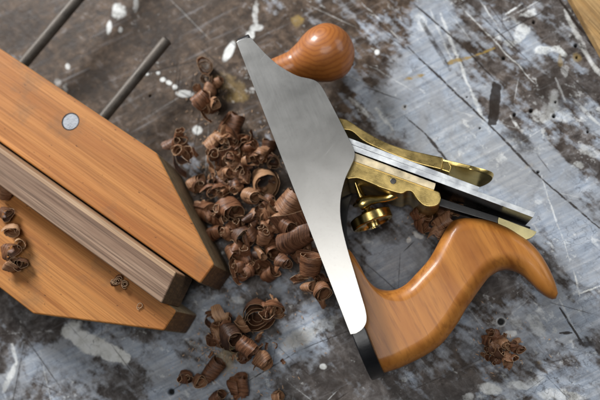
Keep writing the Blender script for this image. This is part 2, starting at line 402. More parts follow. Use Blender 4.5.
    for (a, b, w, k) in [((408, 47), (498, 133), 1.0, .9), ((498, 133), (540, 177), 1.2, .9), ((540, 177), (600, 228), .9, .85), ((413, 3), (462, 45), .8, .8), ((462, 45), (495, 80), .8, .75), ((478, 12), (530, 62), .8, .6),
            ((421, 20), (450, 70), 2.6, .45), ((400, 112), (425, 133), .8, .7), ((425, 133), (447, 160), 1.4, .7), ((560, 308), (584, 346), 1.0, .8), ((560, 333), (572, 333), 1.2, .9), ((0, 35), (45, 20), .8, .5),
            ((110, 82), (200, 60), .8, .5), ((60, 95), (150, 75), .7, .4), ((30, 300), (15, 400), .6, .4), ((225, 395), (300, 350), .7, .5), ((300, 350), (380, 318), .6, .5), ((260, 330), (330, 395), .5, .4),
            ((400, 395), (480, 360), .6, .4), ((520, 370), (600, 350), .6, .4), ((350, 5), (420, 60), .5, .5), ((555, 60), (600, 105), .6, .5), ((560, 0), (600, 54), 1.6, .95)]:  # the last stroke paints the shadow line along the board
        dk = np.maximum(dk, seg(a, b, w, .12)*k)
    holes = np.zeros_like(u)
    for (a, b, r) in [(504, 58, 1.7), (534, 22, 1.6), (576, 45, 1.8), (531, 111, 1.8), (514.5, 114.5, 1.8), (554, 116, 1.8), (405, 106, 1.1), (501, 322, 3.2), (171, 392, 3), (577, 57, 1.2), (538, 172, 1.3), (480, 128, .9), (299, 182, 1), (556, 102, 1.2), (352, 64, 1.2), (588, 132, 1.2), (150, 96, 1.2), (467, 97, .8)]:
        holes = np.maximum(holes, ell(a, b, r, r, 0, .3, .12))
    ring = np.maximum(ell(501, 322, 5.2, 5.2, 0, .25, .15)-ell(501, 322, 3.4, 3.4, 0, .25, .15), 0)
    add(ring, .6)
    dk = np.maximum(dk, ell(197, 130, 2, 2, 0, .5, .1)*.25)
    # random fine scratches, dark and pale
    rr = random.Random(5)
    scr = np.zeros_like(u)
    for i in range(150):
        a = (rr.uniform(-20, 620), rr.uniform(-20, 420)); an = math.radians(rr.choice([40, 46, 52, 20, -35, 95, 48])+rr.uniform(-9, 9)); L = rr.uniform(15, 110)
        b = (a[0]+L*math.cos(an), a[1]+L*math.sin(an))
        lo = (min(a[0], b[0])-5, max(a[0], b[0])+5, min(a[1], b[1])-5, max(a[1], b[1])+5)
        mk = (u > lo[0]) & (u < lo[1]) & (v > lo[2]) & (v < lo[3])
        if not mk.any(): continue
        du, dv = b[0]-a[0], b[1]-a[1]; U = u[mk]+wu[mk]*.08; Wv = v[mk]+wv[mk]*.08
        t = np.clip(((U-a[0])*du+(Wv-a[1])*dv)/(du*du+dv*dv), 0, 1)
        d = np.hypot(U-a[0]-t*du, Wv-a[1]-t*dv); m = (1-sstep(.2, .75, d))*rr.uniform(.3, .8)*np.sin(np.pi*np.clip(t, .02, .98))**.5
        if rr.random() < .5: dk[mk] = np.maximum(dk[mk], m)
        else: wp[mk] = np.maximum(wp[mk], m*.7)
        scr[mk] = np.maximum(scr[mk], m)
    # ---- ochre / glue
    oc = np.zeros_like(u)
    for (a, b, w, k) in [((448, 63), (470, 57), 2.2, .9), ((470, 57), (494, 48), 1.2, .8), ((405, 80), (424, 74), 1.8, .8), ((425, 235), (440, 232), 2, .3)]:
        oc = np.maximum(oc, seg(a, b, w)*k)
    for (a, b, ru, rv, rot, k) in [(297, 21, 6, 6, 0, .75), (230, 85, 22, 9, 20, .38), (238, 98, 12, 5, 0, .5), (225, 358, 10, 16, 20, .5), (232, 335, 8, 8, 0, .3), (577, 56, 5, 5, 0, .6), (561, 62, 3, 6, 0, .6), (300, 20, 3, 3, 0, .9), (470, 300, 10, 10, 0, .2), (405, 106, 4, 4, 0, .4), (530, 165, 5, 4, 0, .35), (590, 5, 6, 3, 0, .3), (300, 338, 18, 8, -28, .3), (540, 363, 4, 3, 0, .4)]:
        oc = np.maximum(oc, ell(a, b, ru, rv, rot, .5, .6)*k)
    z = (fine-.5)*.25+wp*.22-dk*.18-holes*2.2-scr*.15+(cloud-.5)*.5
    inside = (X > x0) & (X < x1) & (Y > y0) & (Y < y1)
    z = np.where(inside, z-.35, -.35)
    verts = np.stack([X, Y, z], -1).reshape(-1, 3)*MM
    idx = np.arange(nx*ny).reshape(ny, nx)
    q = np.stack([idx[:-1, :-1], idx[:-1, 1:], idx[1:, 1:], idx[1:, :-1]], -1).reshape(-1, 4)
    me = bpy.data.meshes.new('workbench_top')
    me.vertices.add(len(verts)); me.vertices.foreach_set('co', verts.ravel().astype(np.float32))
    me.loops.add(q.size); me.loops.foreach_set('vertex_index', q.ravel().astype(np.int32))
    me.polygons.add(len(q)); me.polygons.foreach_set('loop_start', (np.arange(len(q))*4).astype(np.int32))
    me.update(calc_edges=True)
    me.polygons.foreach_set('use_smooth', np.ones(len(q), bool))
    def attr(nm, a, b, c):
        at = me.color_attributes.new(nm, 'FLOAT_COLOR', 'POINT')
        d = np.stack([a, b, c, np.ones_like(a)], -1).reshape(-1).astype(np.float32); at.data.foreach_set('color', d)
    warm = np.clip(.35+1.1*reg(120, 60, 200, 130)+.5*reg(330, 20, 90, 60)+.35*(cloud-.45)*4+.3*reg(400, 30, 60, 40)-.3*reg(100, 380, 200, 60), 0, 1)
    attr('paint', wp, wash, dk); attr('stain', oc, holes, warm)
    o = bpy.data.objects.new('workbench_top', me); link(o); o['kind'] = 'structure'
    o['label'] = 'worn grey brown workbench top covered in scratches, nail holes and pale paint smears'
    # material
    t = NT('worn_painted_bench')
    A = t.n('ShaderNodeVertexColor'); A.layer_name = 'paint'; B = t.n('ShaderNodeVertexColor'); B.layer_name = 'stain'
    sa = t.n('ShaderNodeSeparateColor'); sb = t.n('ShaderNodeSeparateColor'); t.l(A.outputs[0], sa.inputs[0]); t.l(B.outputs[0], sb.inputs[0])
    wpn, wan, dkn = sa.outputs; ocn, hon, wrn = sb.outputs
    v0 = t.co(0, (1, 1, 1))
    n_big = t.noise(v0, 28, 9, .68, .5); n_mid = t.noise(v0, 110, 8, .7, .4); n_fine = t.noise(v0, 900, 4, .7)
    n_st = t.noise(t.co(math.radians(47), (12, 190, 100)), 1.0, 7, .68, .3)
    n_st2 = t.noise(t.co(math.radians(-25), (18, 260, 100)), 1.0, 6, .68, .3)
    grime = t.ramp(n_mid, [(.30, (.028, .023, .022)), (.44, (.078, .069, .066)), (.58, (.165, .155, .152)), (.74, (.28, .272, .275))])
    brown = t.ramp(n_mid, [(.30, (.018, .010, .006)), (.46, (.060, .039, .025)), (.60, (.135, .092, .063)), (.75, (.23, .175, .135))])
    base = t.mix(wrn, grime, brown)
    base = t.mix(t.ramp(n_big, [(.38, .5), (.56, 0)]), base, (.022, .016, .012))
    base = t.mix(t.ramp(n_st2, [(.56, 0), (.72, .45)]), base, (.27, .26, .265))
    wf = t.math('ADD', wan, t.math('MULTIPLY', t.math('SUBTRACT', n_st, .5), .9))
    wf = t.math('ADD', wf, t.math('MULTIPLY', t.math('SUBTRACT', n_mid, .5), 1.3))
    bluec = t.ramp(n_st2, [(.3, (.26, .31, .385)), (.5, (.40, .455, .535)), (.7, (.60, .63, .67))])
    bluec = t.mix(t.ramp(n_big, [(.42, .6), (.6, 0)]), bluec, (.30, .295, .29))
    base = t.mix(t.ramp(wf, [(.12, 0), (.5, .38), (1.0, .85)]), base, bluec)
    wq = t.math('ADD', wpn, t.math('MULTIPLY', t.math('SUBTRACT', n_fine, .5), .35))
    wq = t.math('ADD', wq, t.math('MULTIPLY', t.math('SUBTRACT', n_mid, .5), .5))
    whitec = t.ramp(n_mid, [(.32, (.50, .50, .46)), (.5, (.74, .745, .72)), (.65, (.82, .83, .83))])
    base = t.mix(t.ramp(wq, [(.16, 0), (.85, .92)]), base, whitec)
    oq = t.math('ADD', ocn, t.math('MULTIPLY', t.math('SUBTRACT', n_mid, .5), .8))
    base = t.mix(t.ramp(oq, [(.15, 0), (.8, .85)]), base, (.30, .20, .055))
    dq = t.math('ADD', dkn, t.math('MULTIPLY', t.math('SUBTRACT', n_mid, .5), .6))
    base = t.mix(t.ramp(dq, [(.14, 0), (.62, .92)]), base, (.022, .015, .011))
    vo = t.n('ShaderNodeTexVoronoi'); vo.feature = 'DISTANCE_TO_EDGE'; vo.inputs['Scale'].default_value = 75
    dn = t.n('ShaderNodeTexNoise'); dn.inputs['Scale'].default_value = 60; dn.inputs['Detail'].default_value = 5; t.l(v0, dn.inputs['Vector'])
    wv_ = t.n('ShaderNodeVectorMath'); wv_.operation = 'MULTIPLY_ADD'; t.l(dn.outputs['Color'], wv_.inputs[0]); wv_.inputs[1].default_value = (.03, .03, .03); t.l(v0, wv_.inputs[2])
    t.l(wv_.outputs[0], vo.inputs['Vector'])
    crk = t.ramp(vo.outputs['Distance'], [(.0, 1), (.022, 0)])
    crm = t.math('MULTIPLY', crk, t.ramp(n_big, [(.48, 0), (.6, .6)]))
    base = t.mix(crm, base, (.03, .027, .025))
    base = t.mix(t.ramp(n_fine, [(.68, 0), (.76, .35)]), base, (.36, .36, .36))
    base = t.mix(t.ramp(n_fine, [(.26, .6), (.36, 0)]), base, (.02, .017, .015))
    base = t.mix(hon, base, (.006, .005, .004))
    hgt = t.math('ADD', t.math('MULTIPLY', n_mid, .8), t.math('MULTIPLY', n_fine, .35))
    hgt = t.math('ADD', hgt, t.math('MULTIPLY', n_st, .5)); hgt = t.math('SUBTRACT', hgt, t.math('MULTIPLY', crm, .5))
    t.bump(hgt, .5, .0006)
    t.set(Base_Color=base, Roughness=t.ramp(n_mid, [(.3, .38), (.7, .68)]), Specular_IOR_Level=.16)
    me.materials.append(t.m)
build_bench()

# ------------------------------------------------------------------ wooden clamp
ZJ = 50.0
jd = (P(200, 284, ZJ)-P(0, 142, ZJ)).normalized()        # along the jaws, towards the noses
jn = Vector((-jd.y, jd.x, 0))                             # across, towards the top of the picture
clamp = thing('handscrew_clamp', 'orange wooden clamp with two tapered jaws and dark steel threaded rods', 'clamp', (*P(60, 200, 0).xy, 0))

def jaw(pts, name, label=None):
    bm = slab([(p.x, p.y) for p in pts], 0.3, ZJ, 1.5, 3)
    o = finish(bm, name, [M['jaw'], M['jaw_end'], M['jaw_side']], clamp)
    for f in o.data.polygons:
        n = Vector(f.normal)
        if n.z > .5: f.material_index = 0
        elif n.dot(jd) > .93: f.material_index = 1
        else: f.material_index = 2 if abs(n.z) < .35 else 0
    if label: o['label'] = label
    return o
a, b, c, d_, e = P(157, 153, ZJ), P(214.5, 264.5, ZJ), P(200, 284, ZJ), P(0, 142, ZJ), P(0, 52, ZJ)
w1 = (a-c).dot(jn)
back = c-jd*290
jaw([a, b, c, back, back+jn*w1], 'jaw')
p1, p2, p3 = P(33, 314, ZJ), P(164, 331, ZJ), P(176.5, 310.5, ZJ)
w2 = (p3-p1).dot(jn); bk = p3-jd*262
jaw([p3, p2, p1, bk-jn*w2, bk], 'jaw')

def rod(a, b, r, parent, name):
    ax = b-a; L = ax.length; prof = [(0, r*.7), (.8, r)]; h = .8; k = 0
    while h < L-1.2:
        prof.append((h, r if k % 2 else r*.91)); h += .75; k += 1
    prof += [(L-1.0, r), (L, r*.75)]
    bm = bmesh.new(); lathe(bm, a, ax, prof, 28)
    return finish(bm, name, M['rod'], parent, sharp=60)
RZ = 25
ra, rb = P(103, 118, RZ), P(167.5, 39.5, RZ); rd = (rb-ra).normalized()
rod(ra-rd*125, rb, 4.1, clamp, 'threaded_rod')
rc = P(24, 63, RZ); rod(rc-rd*125, rc+rd*120, 4.3, clamp, 'threaded_rod')
nb = P(70.5, 121.5, ZJ)
bm = bmesh.new(); lathe(bm, Vector((nb.x, nb.y, ZJ-3)), (0, 0, 1), [(0, 6.5), (3.03, 6.5)], 48); finish(bm, 'barrel_recess', M['black'], clamp)
bm = bmesh.new(); lathe(bm, Vector((nb.x+.3, nb.y-.3, ZJ-3)), (0, 0, 1), [(0, 5.9), (2.95, 5.9), (3.35, 5.5)], 48); finish(bm, 'barrel_nut', M['nut'], clamp)

# walnut bar lying on the rods between the jaws
ZW = 68.0
q = [P(175.5, 273.5, ZW)+jn*.9, P(161.5, 303.5, ZW)]
wl = jd; wn = jn
wlen = 285
e0, e1 = q[0], q[1]
pts = [e0, e1, e1-wl*wlen, e0-wl*wlen]
bm = slab([(p.x, p.y) for p in pts], 30.2, ZW, 1.1, 3)
bar = finish(bm, 'walnut_bar', [M['walnut'], M['walnut_sap'], M['walnut_end'], M['walnut_sap']], None, origin=Vector((*(e0-wl*80).xy, 30.2)))
# sapwood strip along the upper edge: cut the top in two
bmm = bmesh.new(); bmm.from_mesh(bar.data)
cutp = ((e0-wn*3.0)-Vector(bar.location)/MM)*MM
bmesh.ops.bisect_plane(bmm, geom=bmm.verts[:]+bmm.edges[:]+bmm.faces[:], plane_co=cutp, plane_no=wn)
bmm.to_mesh(bar.data); bmm.free()
for f in bar.data.polygons:
    n = Vector(f.normal)
    if n.dot(wl) > .85: f.material_index = 2
    elif n.dot(wn) > .7: f.material_index = 3
    else: f.material_index = 1 if (Vector(f.center)-cutp).dot(wn) > 0 else 0
tag(bar, 'greyish purple walnut bar held between the two orange clamp jaws', 'wood bar')

# ------------------------------------------------------------------ board at the far corner
b0, b1 = P(571, -2, 8), P(606, 60, 8)
bdv = (b1-b0).normalized(); bnn = Vector((-bdv.y, bdv.x, 0))
if bnn.x < 0: bnn = -bnn
pts = [b0-bdv*80, b1+bdv*25, b1+bdv*25+bnn*90, b0-bdv*80+bnn*90]
bo = finish(slab([(p.x, p.y) for p in pts], 0.25, 8, .8, 2), 'wooden_board', M['board'], None, origin=Vector((*b0.xy, 0)))
tag(bo, 'yellowish bare wooden board lying at the far right corner of the bench', 'board')

# ------------------------------------------------------------------ bench plane on its side
T0 = P(236.5, 42, 60); H0 = P(350.5, 334.5, 60)
sa_ = (H0-T0).normalized(); sb_ = Vector((-sa_.y, sa_.x, 0))
plane = thing('hand_plane', 'steel and brass bench plane lying on its side with cherry knob and handle', 'hand plane', (*((T0+H0)/2).xy, 0))
def sh(u, v, z):
    d = P(u, v, z)-T0; return d.dot(sa_), d.dot(sb_)
def W(s, h, z):
    p = T0+sa_*s+sb_*h; return Vector((p.x, p.y, z))
top_line = catmull([(251, 37.5), (257.5, 45), (267.5, 55.5), (280, 66), (297, 75.5), (313, 79.5), (321, 85.5), (330, 101.5), (341, 123), (350, 141), (354, 150), (354.5, 157), (350.5, 167), (345.5, 178), (341.5, 193), (340.2, 207), (341.5, 224),
                    (347.5, 249), (355, 274), (361.5, 296), (365.5, 310), (366.5, 321), (362.5, 329), (356, 333.5)], 4)
cheek_px = [(236.5, 42), (239, 40.2), (246, 38)]+top_line+[(350.5, 334.5)]
cheek = [P(u, v, 60) for u, v in cheek_px]
bm = slab([(p.x, p.y) for p in cheek], 59.0, 60.0, .18, 2)
finish(bm, 'steel_cheek', M['steel'], plane, sharp=25)
Ls, _ = sh(350.5, 334.5, 60)
inner = [((p-T0).dot(sa_), (p-T0).dot(sb_)) for p in cheek]
def wall(z0, z1):
    return slab([W(max(.3, min(Ls-.2, s)), max(.3, h-.15), 0).xy for s, h in inner], z0, z1, 0)
bm = wall(55.5, 59.0); wall(0, 4).verts
finish(bm, 'casting_wall', M['black'], plane)
finish(wall(0.4, 4.5), 'casting_wall', M['black'], plane)
# sole, heel and toe: rounded in plan
def end_slab(s0, bulge, h0, h1, name, n=28):
    bm = bmesh.new(); ring = []
    for i in range(n+1):
        t = math.pi*i/n
        z = 30+29.3*math.cos(t); s = s0+bulge*abs(math.sin(t))**.75*(1)
        ring.append((s, z))
    prism(bm, [W(s, h1, z) for s, z in ring], [W(s, h0, z) for s, z in ring], .8, 2)
    finish(bm, name, M['black'], plane)
hs, hh = sh(371.5, 381, 30); heel_out = hs-Ls
_, hh1 = sh(384.5, 373, 30)
print('heel', heel_out, hh, hh1, 'L', Ls)
end_slab(Ls-1.5, heel_out+1.5, .6, hh1, 'heel')
end_slab(.8, -9, .6, 9.5, 'toe')
bm = bmesh.new(); prism(bm, [W(.5, .2, 0.4), W(Ls-.4, .2, 0.4), W(Ls-.4, .2, 58.9), W(.5, .2, 58.9)], [W(.5, 4, 0.4), W(Ls-.4, 4, 0.4), W(Ls-.4, 4, 58.9), W(.5, 4, 58.9)])
finish(bm, 'sole', M['dark_steel'], plane)

# knob
ks, kh = sh(326.5, 53, 30)
print('knob s,h', ks, kh)
KR = 20.2
prof = [(3, 12), (7, 12), (11, 11), (kh-27, 11), (kh-22, 12.2), (kh-16, 14.6), (kh-11, 17.4), (kh-5, 19.6), (kh+1, KR), (kh+6, 19.7), (kh+11, 17.2), (kh+15, 13.2), (kh+18, 8.2), (kh+19.2, 4.2), (kh+19.6, 0)]
prof = [(h, max(r, 0)) for h, r in catmull(prof, 5)]; prof[-1] = (prof[-1][0], 0)
bm = bmesh.new(); lathe(bm, W(ks, 0, 30), sb_, prof, 64)
finish(bm, 'knob', M['knob'], plane, sharp=0)
rc_ = P(320, 33, 47)
loc = rc_*MM-Vector(plane.location)
KT.knob_map.inputs['Location'].default_value = tuple(-x for x in loc)
# the rings run down into the ball: stretched so that they read as ellipses
# tote
I = [(342, 253), (349, 250), (359, 264), (367, 279), (377.5, 288.5), (392, 290.5), (405, 285), (417.5, 272.5), (427, 262), (433, 253), (440.5, 239), (450, 223.5), (461, 219), (475, 219), (490, 221.5), (505, 227), (517, 234), (528, 241.5), (538, 252), (547, 266), (554, 281), (557.5, 293)]
O = [(376, 376), (386, 372.5), (400, 368), (415, 361), (428, 354), (440, 345.5), (450, 334), (459, 321), (466, 309), (471, 302), (477, 293), (484, 283.5), (488, 278.5), (493, 274.5), (500, 271), (508, 270), (515, 271.5), (522, 275), (530, 282), (538, 290), (546, 296.5), (552.5, 299.5)]
dz = [12.2]*11+[12.2, 12.2, 12, 11.8, 11.5, 11.2, 10.8, 10.2, 9.2, 7.2, 4.5]
rows = catmull([(*i, *o, z) for i, o, z in zip(I, O, dz)], 5)
def tote_mesh():
    bm = bmesh.new(); rings = []; n = 44; nr = len(rows)
    for k, (iu, iv, ou, ov, hz) in enumerate(rows):
        A, B = P(iu, iv, 30), P(ou, ov, 30); c = (A+B)/2; h = (B-A)/2; ring = []
        ex = 2.0/2.75
        hl = h.length; hd = h.normalized(); Rx = min(hl*.97, 10.5); Rz = hz*.9
        for cx_, cz_, a0 in ((1, 1, 0), (-1, 1, 90), (-1, -1, 180), (1, -1, 270)):
            for i in range(11):
                t = math.radians(a0+9*i)
                ring.append(bm.verts.new(c+hd*(cx_*(hl-Rx)+Rx*math.cos(t))+Vector((0, 0, cz_*(hz-Rz)+Rz*math.sin(t)))))
        rings.append(ring)
    for A, B in zip(rings, rings[1:]):
        for i in range(n): bm.faces.new((A[i], A[(i+1) % n], B[(i+1) % n], B[i]))
    A, B = P(I[-1][0], I[-1][1], 30), P(O[-1][0], O[-1][1], 30)
    tip = bm.verts.new((A+B)/2+(P(557, 299, 30)-P(550, 284, 30)).normalized()*1.6)
    for i in range(n): bm.faces.new((rings[-1][i], rings[-1][(i+1) % n], tip))
    bm.faces.new(rings[0])
    return bm
finish(tote_mesh(), 'handle', M['tote'], plane, sharp=0 or 70)

def quad(pts, z0, z1, name, mat, bevel=.4, label=None, zp=None, seg=2, sharp=30):
    zp = zp or z1
    o = finish(slab([P(u, v, zp).xy for u, v in pts], z0, z1, bevel, seg), name, mat, plane, sharp=sharp)
    return o
ZB = 55.0
quad([(336, 133), (479.5, 187), (477.5, 191.2), (334, 137.6)], 6, 54.6, 'cap_iron', M['blade'], .08, zp=54.6, sharp=12)
bl = quad([(334, 138), (535.5, 212.5), (533, 217.3), (332, 143)], 3, ZB, 'blade', [M['blade'], M['blade_back']], .08, sharp=12)
for f in bl.data.polygons:
    if abs(f.normal[2]) < .5 : f.material_index = 1
# frog
quad([(331, 143.5), (436, 183.2), (434, 190), (352, 160.5), (330, 153)], 8, 53.2, 'frog_bed', M['brass_edge'], .3, sharp=12)
fr = catmull([(345, 158), (362, 162.5), (385, 170), (410, 179.5), (433, 189), (439.5, 192), (441, 198), (439, 204.5), (432, 207), (424, 206), (417, 200), (412, 192.5), (407, 191.5), (401, 194), (385, 189.5), (368, 182.5), (357, 178.5), (345, 178)], 3, True)
quad(fr, 10, 51.5, 'frog', M['bronze_cast'], .9, seg=3)
# lower body of the frog, black, down to the sole
quad([(335, 160), (352, 166), (350, 178), (334, 186)], 8, 48, 'frog_foot', M['bronze_cast'], .6)
c0 = P(393.2, 181.2, 51.5); bm = bmesh.new(); lathe(bm, Vector((c0.x, c0.y, 50)), (0, 0, 1), [(0, 1.9), (1.9, 1.9), (2.1, 1.5)], 24); finish(bm, 'pin', M['dark_steel'], plane)
# lever cap
lc_top = [(336, 117), (344, 118.7), (350, 121.2), (363.5, 130.2), (381, 140), (394, 145.3), (407, 149.3), (428.7, 154.2), (443.5, 157.3)]
lc_bot = [(441.5, 169.5), (428.7, 166.5), (413.5, 162.3), (394, 155), (376.5, 147.5), (363, 140.5), (352, 131.5), (344, 129.6), (337, 128.5)]
quad(catmull(lc_top, 4)+catmull(lc_bot, 4), 9, 52, 'lever_cap', M['brass_dull'], .8, seg=3)
e1_ = (P(535, 212, 30)-P(345, 140, 30)).normalized(); n1_ = Vector((-e1_.y, e1_.x, 0))
quad([(442, 160.5), (449, 162), (451.5, 166.5), (450, 173), (441, 170)], 14, 48, 'cam_pivot', M['brass'], .8, seg=3)
# cam lever: rounded plate
def cam():
    bm = bmesh.new(); c = P(462, 177, 30)-e1_*2; out = []
    Lc, wz = 14.5, 14.5
    ring = [(-16, wz*.55)]
    for i in range(25):
        t = math.pi/2-math.pi*i/24; ring.append((4+Lc*math.cos(t)*1.15, wz*math.sin(t)))
    ring.append((-16, -wz*.55))
    def pt(x, z, off):
        bend = .012*max(0, x)**2-.0045*z*z+.20*z
        return c+e1_*x+n1_*(off+1.5+bend)+Vector((0, 0, z))
    prism(bm, [pt(x, z, 1.6) for x, z in ring], [pt(x, z, -1.2) for x, z in ring], .5, 2)
    finish(bm, 'cam_lever', M['brass'], plane, sharp=30)
cam()
# lateral lever and its thumb tab
quad([(438, 197), (531, 227), (528, 232), (436, 205)], 25, 33, 'lateral_lever', M['black'], .5, zp=33)
hc = P(517, 225, 33)
half = [hc+e1_*(12.5*math.cos(t))+(-n1_)*(9.5*math.sin(t)) for t in [math.pi*i/20 for i in range(21)]]
finish(slab([p.xy for p in half], 33.2, 35.5, .3, 2), 'thumb_tab', M['tab'], plane, sharp=30)

# adjuster
def cyl(c, ax, prof, name, mat, n=40, sharp=30):
    bm = bmesh.new(); lathe(bm, c, ax, prof, n); return finish(bm, name, mat, plane, sharp=sharp)
ax_s, ax_h = sh(371.5, 219.5, 30)
wc = W(ax_s, ax_h, 30)
def wheel():
    n = 90; bm = bmesh.new()
    prof = [(-3.4, 4), (-3.4, 12.9), (-3.0, 13.6), (-2.5, 13.9), (2.6, 13.9), (3.1, 13.6), (3.5, 12.9), (3.5, 11.8), (2.2, 11.2), (2.2, 4.4), (5.6, 4.2), (5.6, 2.6), (3.9, 2.2), (3.9, 0)]
    lathe(bm, wc, sa_, prof, n)
    finish(bm, 'adjuster_wheel', M['brass'], plane, sharp=30)
wheel()
cyl(wc, sa_, [(-32, 2.2), (-3, 2.2)], 'adjuster_stud', M['brass_dull'], 20)
cyl(wc, sa_, [(-6.5, 4.6), (-3.2, 5.2)], 'wheel_boss', M['brass'], 28)
cyl(wc, sa_, [(-13.8, 0), (-13.8, 7.6), (-13.2, 8.1), (-12.4, 7.6), (-12.4, 0)], 'washer', M['brass'], 36)
pa, pb = P(355.2, 182.5, 42), P(360.5, 197, 38); cyl(pa, pb-pa, [(0, .5), (2.5, 1.0), ((pb-pa).length, 1.9)], 'pin', M['brass'], 16)
# yoke lever, an s-curved arm
def yoke():
    path = catmull([(359, 205.5, 40, 3.8), (363, 203, 40.5, 4.3), (370, 200.2, 40.5, 3.4), (378, 199.3, 40, 2.6), (386, 198, 39, 2.6), (391, 195.5, 38.5, 3.6), (396, 192.5, 38.5, 4.2), (403, 190, 38, 4.2)], 5)
    bm = bmesh.new(); rings = []
    pts = [(P(u, v, z), r) for u, v, z, r in path]
    for i, (p, r) in enumerate(pts):
        t = (pts[min(i+1, len(pts)-1)][0]-pts[max(i-1, 0)][0]).normalized(); s = t.cross(Vector((0, 0, 1))).normalized(); k = s.cross(t)
        rings.append([bm.verts.new(p+s*math.cos(2*math.pi*j/20)*r+k*math.sin(2*math.pi*j/20)*r*.75) for j in range(20)])
    for A, B in zip(rings, rings[1:]):
        for j in range(20): bm.faces.new((A[j], A[(j+1) % 20], B[(j+1) % 20], B[j]))
    bm.faces.new(rings[0]); bm.faces.new(rings[-1][::-1])
    finish(bm, 'yoke_lever', M['brass'], plane, sharp=60)
yoke()

# ------------------------------------------------------------------ shavings
placed = []
def curl_mesh(r0, r1, width, turns, rng, pitch=0., cone=0., thick=.2, crump=.12, ragged=.12, tail=0., seg=None):
    """ribbon rolled round the local Z axis, in mm; UV in metres"""
    seg = seg or max(18, int(turns*20)); nw = 7
    ph = [rng.uniform(0, 6.28) for _ in range(8)]; sq = rng.uniform(.78, 1.0); a0 = rng.uniform(0, 6.28)
    top = []; L = 0; prev = None; grid = []
    for i in range(seg+1):
        t = i/seg; a = a0+turns*2*math.pi*t
        r = r0+(r1-r0)*t**.9; r *= 1+crump*(math.sin(a*1.7+ph[0])*.5+math.sin(a*3.1+ph[1])*.3)
        if tail and t > 1-tail: r *= 1+1.3*((t-(1-tail))/tail)**1.6
        wd = width*(1-.35*max(0, (t-.8)/.2)*abs(math.sin(ph[2])))*(1+ragged*math.sin(t*19+ph[3])*.5+ragged*rng.uniform(-.5, .5)*.5)
        wd0 = pitch*t; row = []
        for j in range(nw):
            s = j/(nw-1)-.5
            z = wd0+s*wd+crump*width*.22*math.sin(a*2.3+ph[4])
            rr = r*(1+cone*s)+crump*r*.22*math.sin(s*5+a*2.9+ph[5])+.12*r*crump*math.sin(a*9+ph[6]+s*3)-.10*r*(2*s)**2*ragged*3
            row.append(Vector((rr*math.cos(a), rr*sq*math.sin(a), z)))
        cpt = row[nw//2]
        if prev is not None: L += (cpt-prev).length
        prev = cpt; grid.append((row, L))
    bm = bmesh.new(); uvl = bm.loops.layers.uv.new('UVMap')
    G = []; H = []; uvm = {}
    for i, (row, L) in enumerate(grid):
        gi = []; hi = []
        for j, p in enumerate(row):
            rad = Vector((p.x, p.y, 0)).normalized()*thick*.5
            a_ = bm.verts.new(p+rad); b_ = bm.verts.new(p-rad); gi.append(a_); hi.append(b_)
            uvm[a_] = uvm[b_] = (L*MM, (j/(nw-1))*width*MM)
        G.append(gi); H.append(hi)
    def f(*vs, mi=0):
        fc = bm.faces.new(vs); fc.material_index = mi
        for lp in fc.loops: lp[uvl].uv = uvm[lp.vert]
    for i in range(seg):
        for j in range(nw-1):
            f(G[i][j], G[i+1][j], G[i+1][j+1], G[i][j+1]); f(H[i][j], H[i][j+1], H[i+1][j+1], H[i+1][j])
        f(G[i][0], H[i][0], H[i+1][0], G[i+1][0], mi=1); f(G[i][-1], G[i+1][-1], H[i+1][-1], H[i][-1], mi=1)
    for i in (0, seg):
        for j in range(nw-1): f(G[i][j], G[i][j+1], H[i][j+1], H[i][j], mi=1)
    return bm

def shaving(u, v, r, width, az, el, turns, seed, label, group=None, zbase=None, name='wood_shaving', r0=None, zmax=40, free=False, **k):
    """(u,v): photo position; r, width in mm; az: azimuth of the roll's axis in the world, el: its elevation (degrees)"""
    rng = random.Random(seed*7919+13)
    bm = curl_mesh(r0 if r0 is not None else r*.35, r, width, turns, rng, **k)
    rot = Matrix.Rotation(math.radians(az), 3, 'Z') @ Matrix.Rotation(math.radians(90-el), 3, 'Y') @ Matrix.Rotation(rng.uniform(0, 6.28), 3, 'Z')
    for q_ in bm.verts: q_.co = rot @ q_.co
    zs = [q_.co.z for q_ in bm.verts]; lo, hi = min(zs), max(zs)
    ext = max(math.hypot(q_.co.x, q_.co.y) for q_ in bm.verts)
    z = zbase if zbase is not None else 0.1
    p = P(u, v, z+(hi-lo)*.5)
    if zbase is None:
        for (x, y, e, zt) in placed:
            d = math.hypot(p.x-x, p.y-y); ov = (e+ext)*.8-d
            if ov > 0: z = max(z, min(zt*min(1, ov/(.75*min(e, ext))), zmax)*.8)
        p = P(u, v, z+(hi-lo)*.5)
        placed.append((p.x, p.y, ext, z+(hi-lo)*.75))
    off = Vector((p.x, p.y, z-lo))
    for q_ in bm.verts: q_.co = q_.co+off
    bmesh.ops.recalc_face_normals(bm, faces=bm.faces)
    org = Vector((p.x, p.y, z))
    o = finish(bm, name, [M['shaving'], M['shaving_edge']], None, origin=org, sharp=50, wn=False)
    tag(o, label, 'wood flake' if name == 'wood_flake' else 'wood shaving', group)
    return o

LH = 'brown curled wood shaving in the heap between the clamp and the plane'
GH = 'wood shavings heaped between the clamp and the plane'
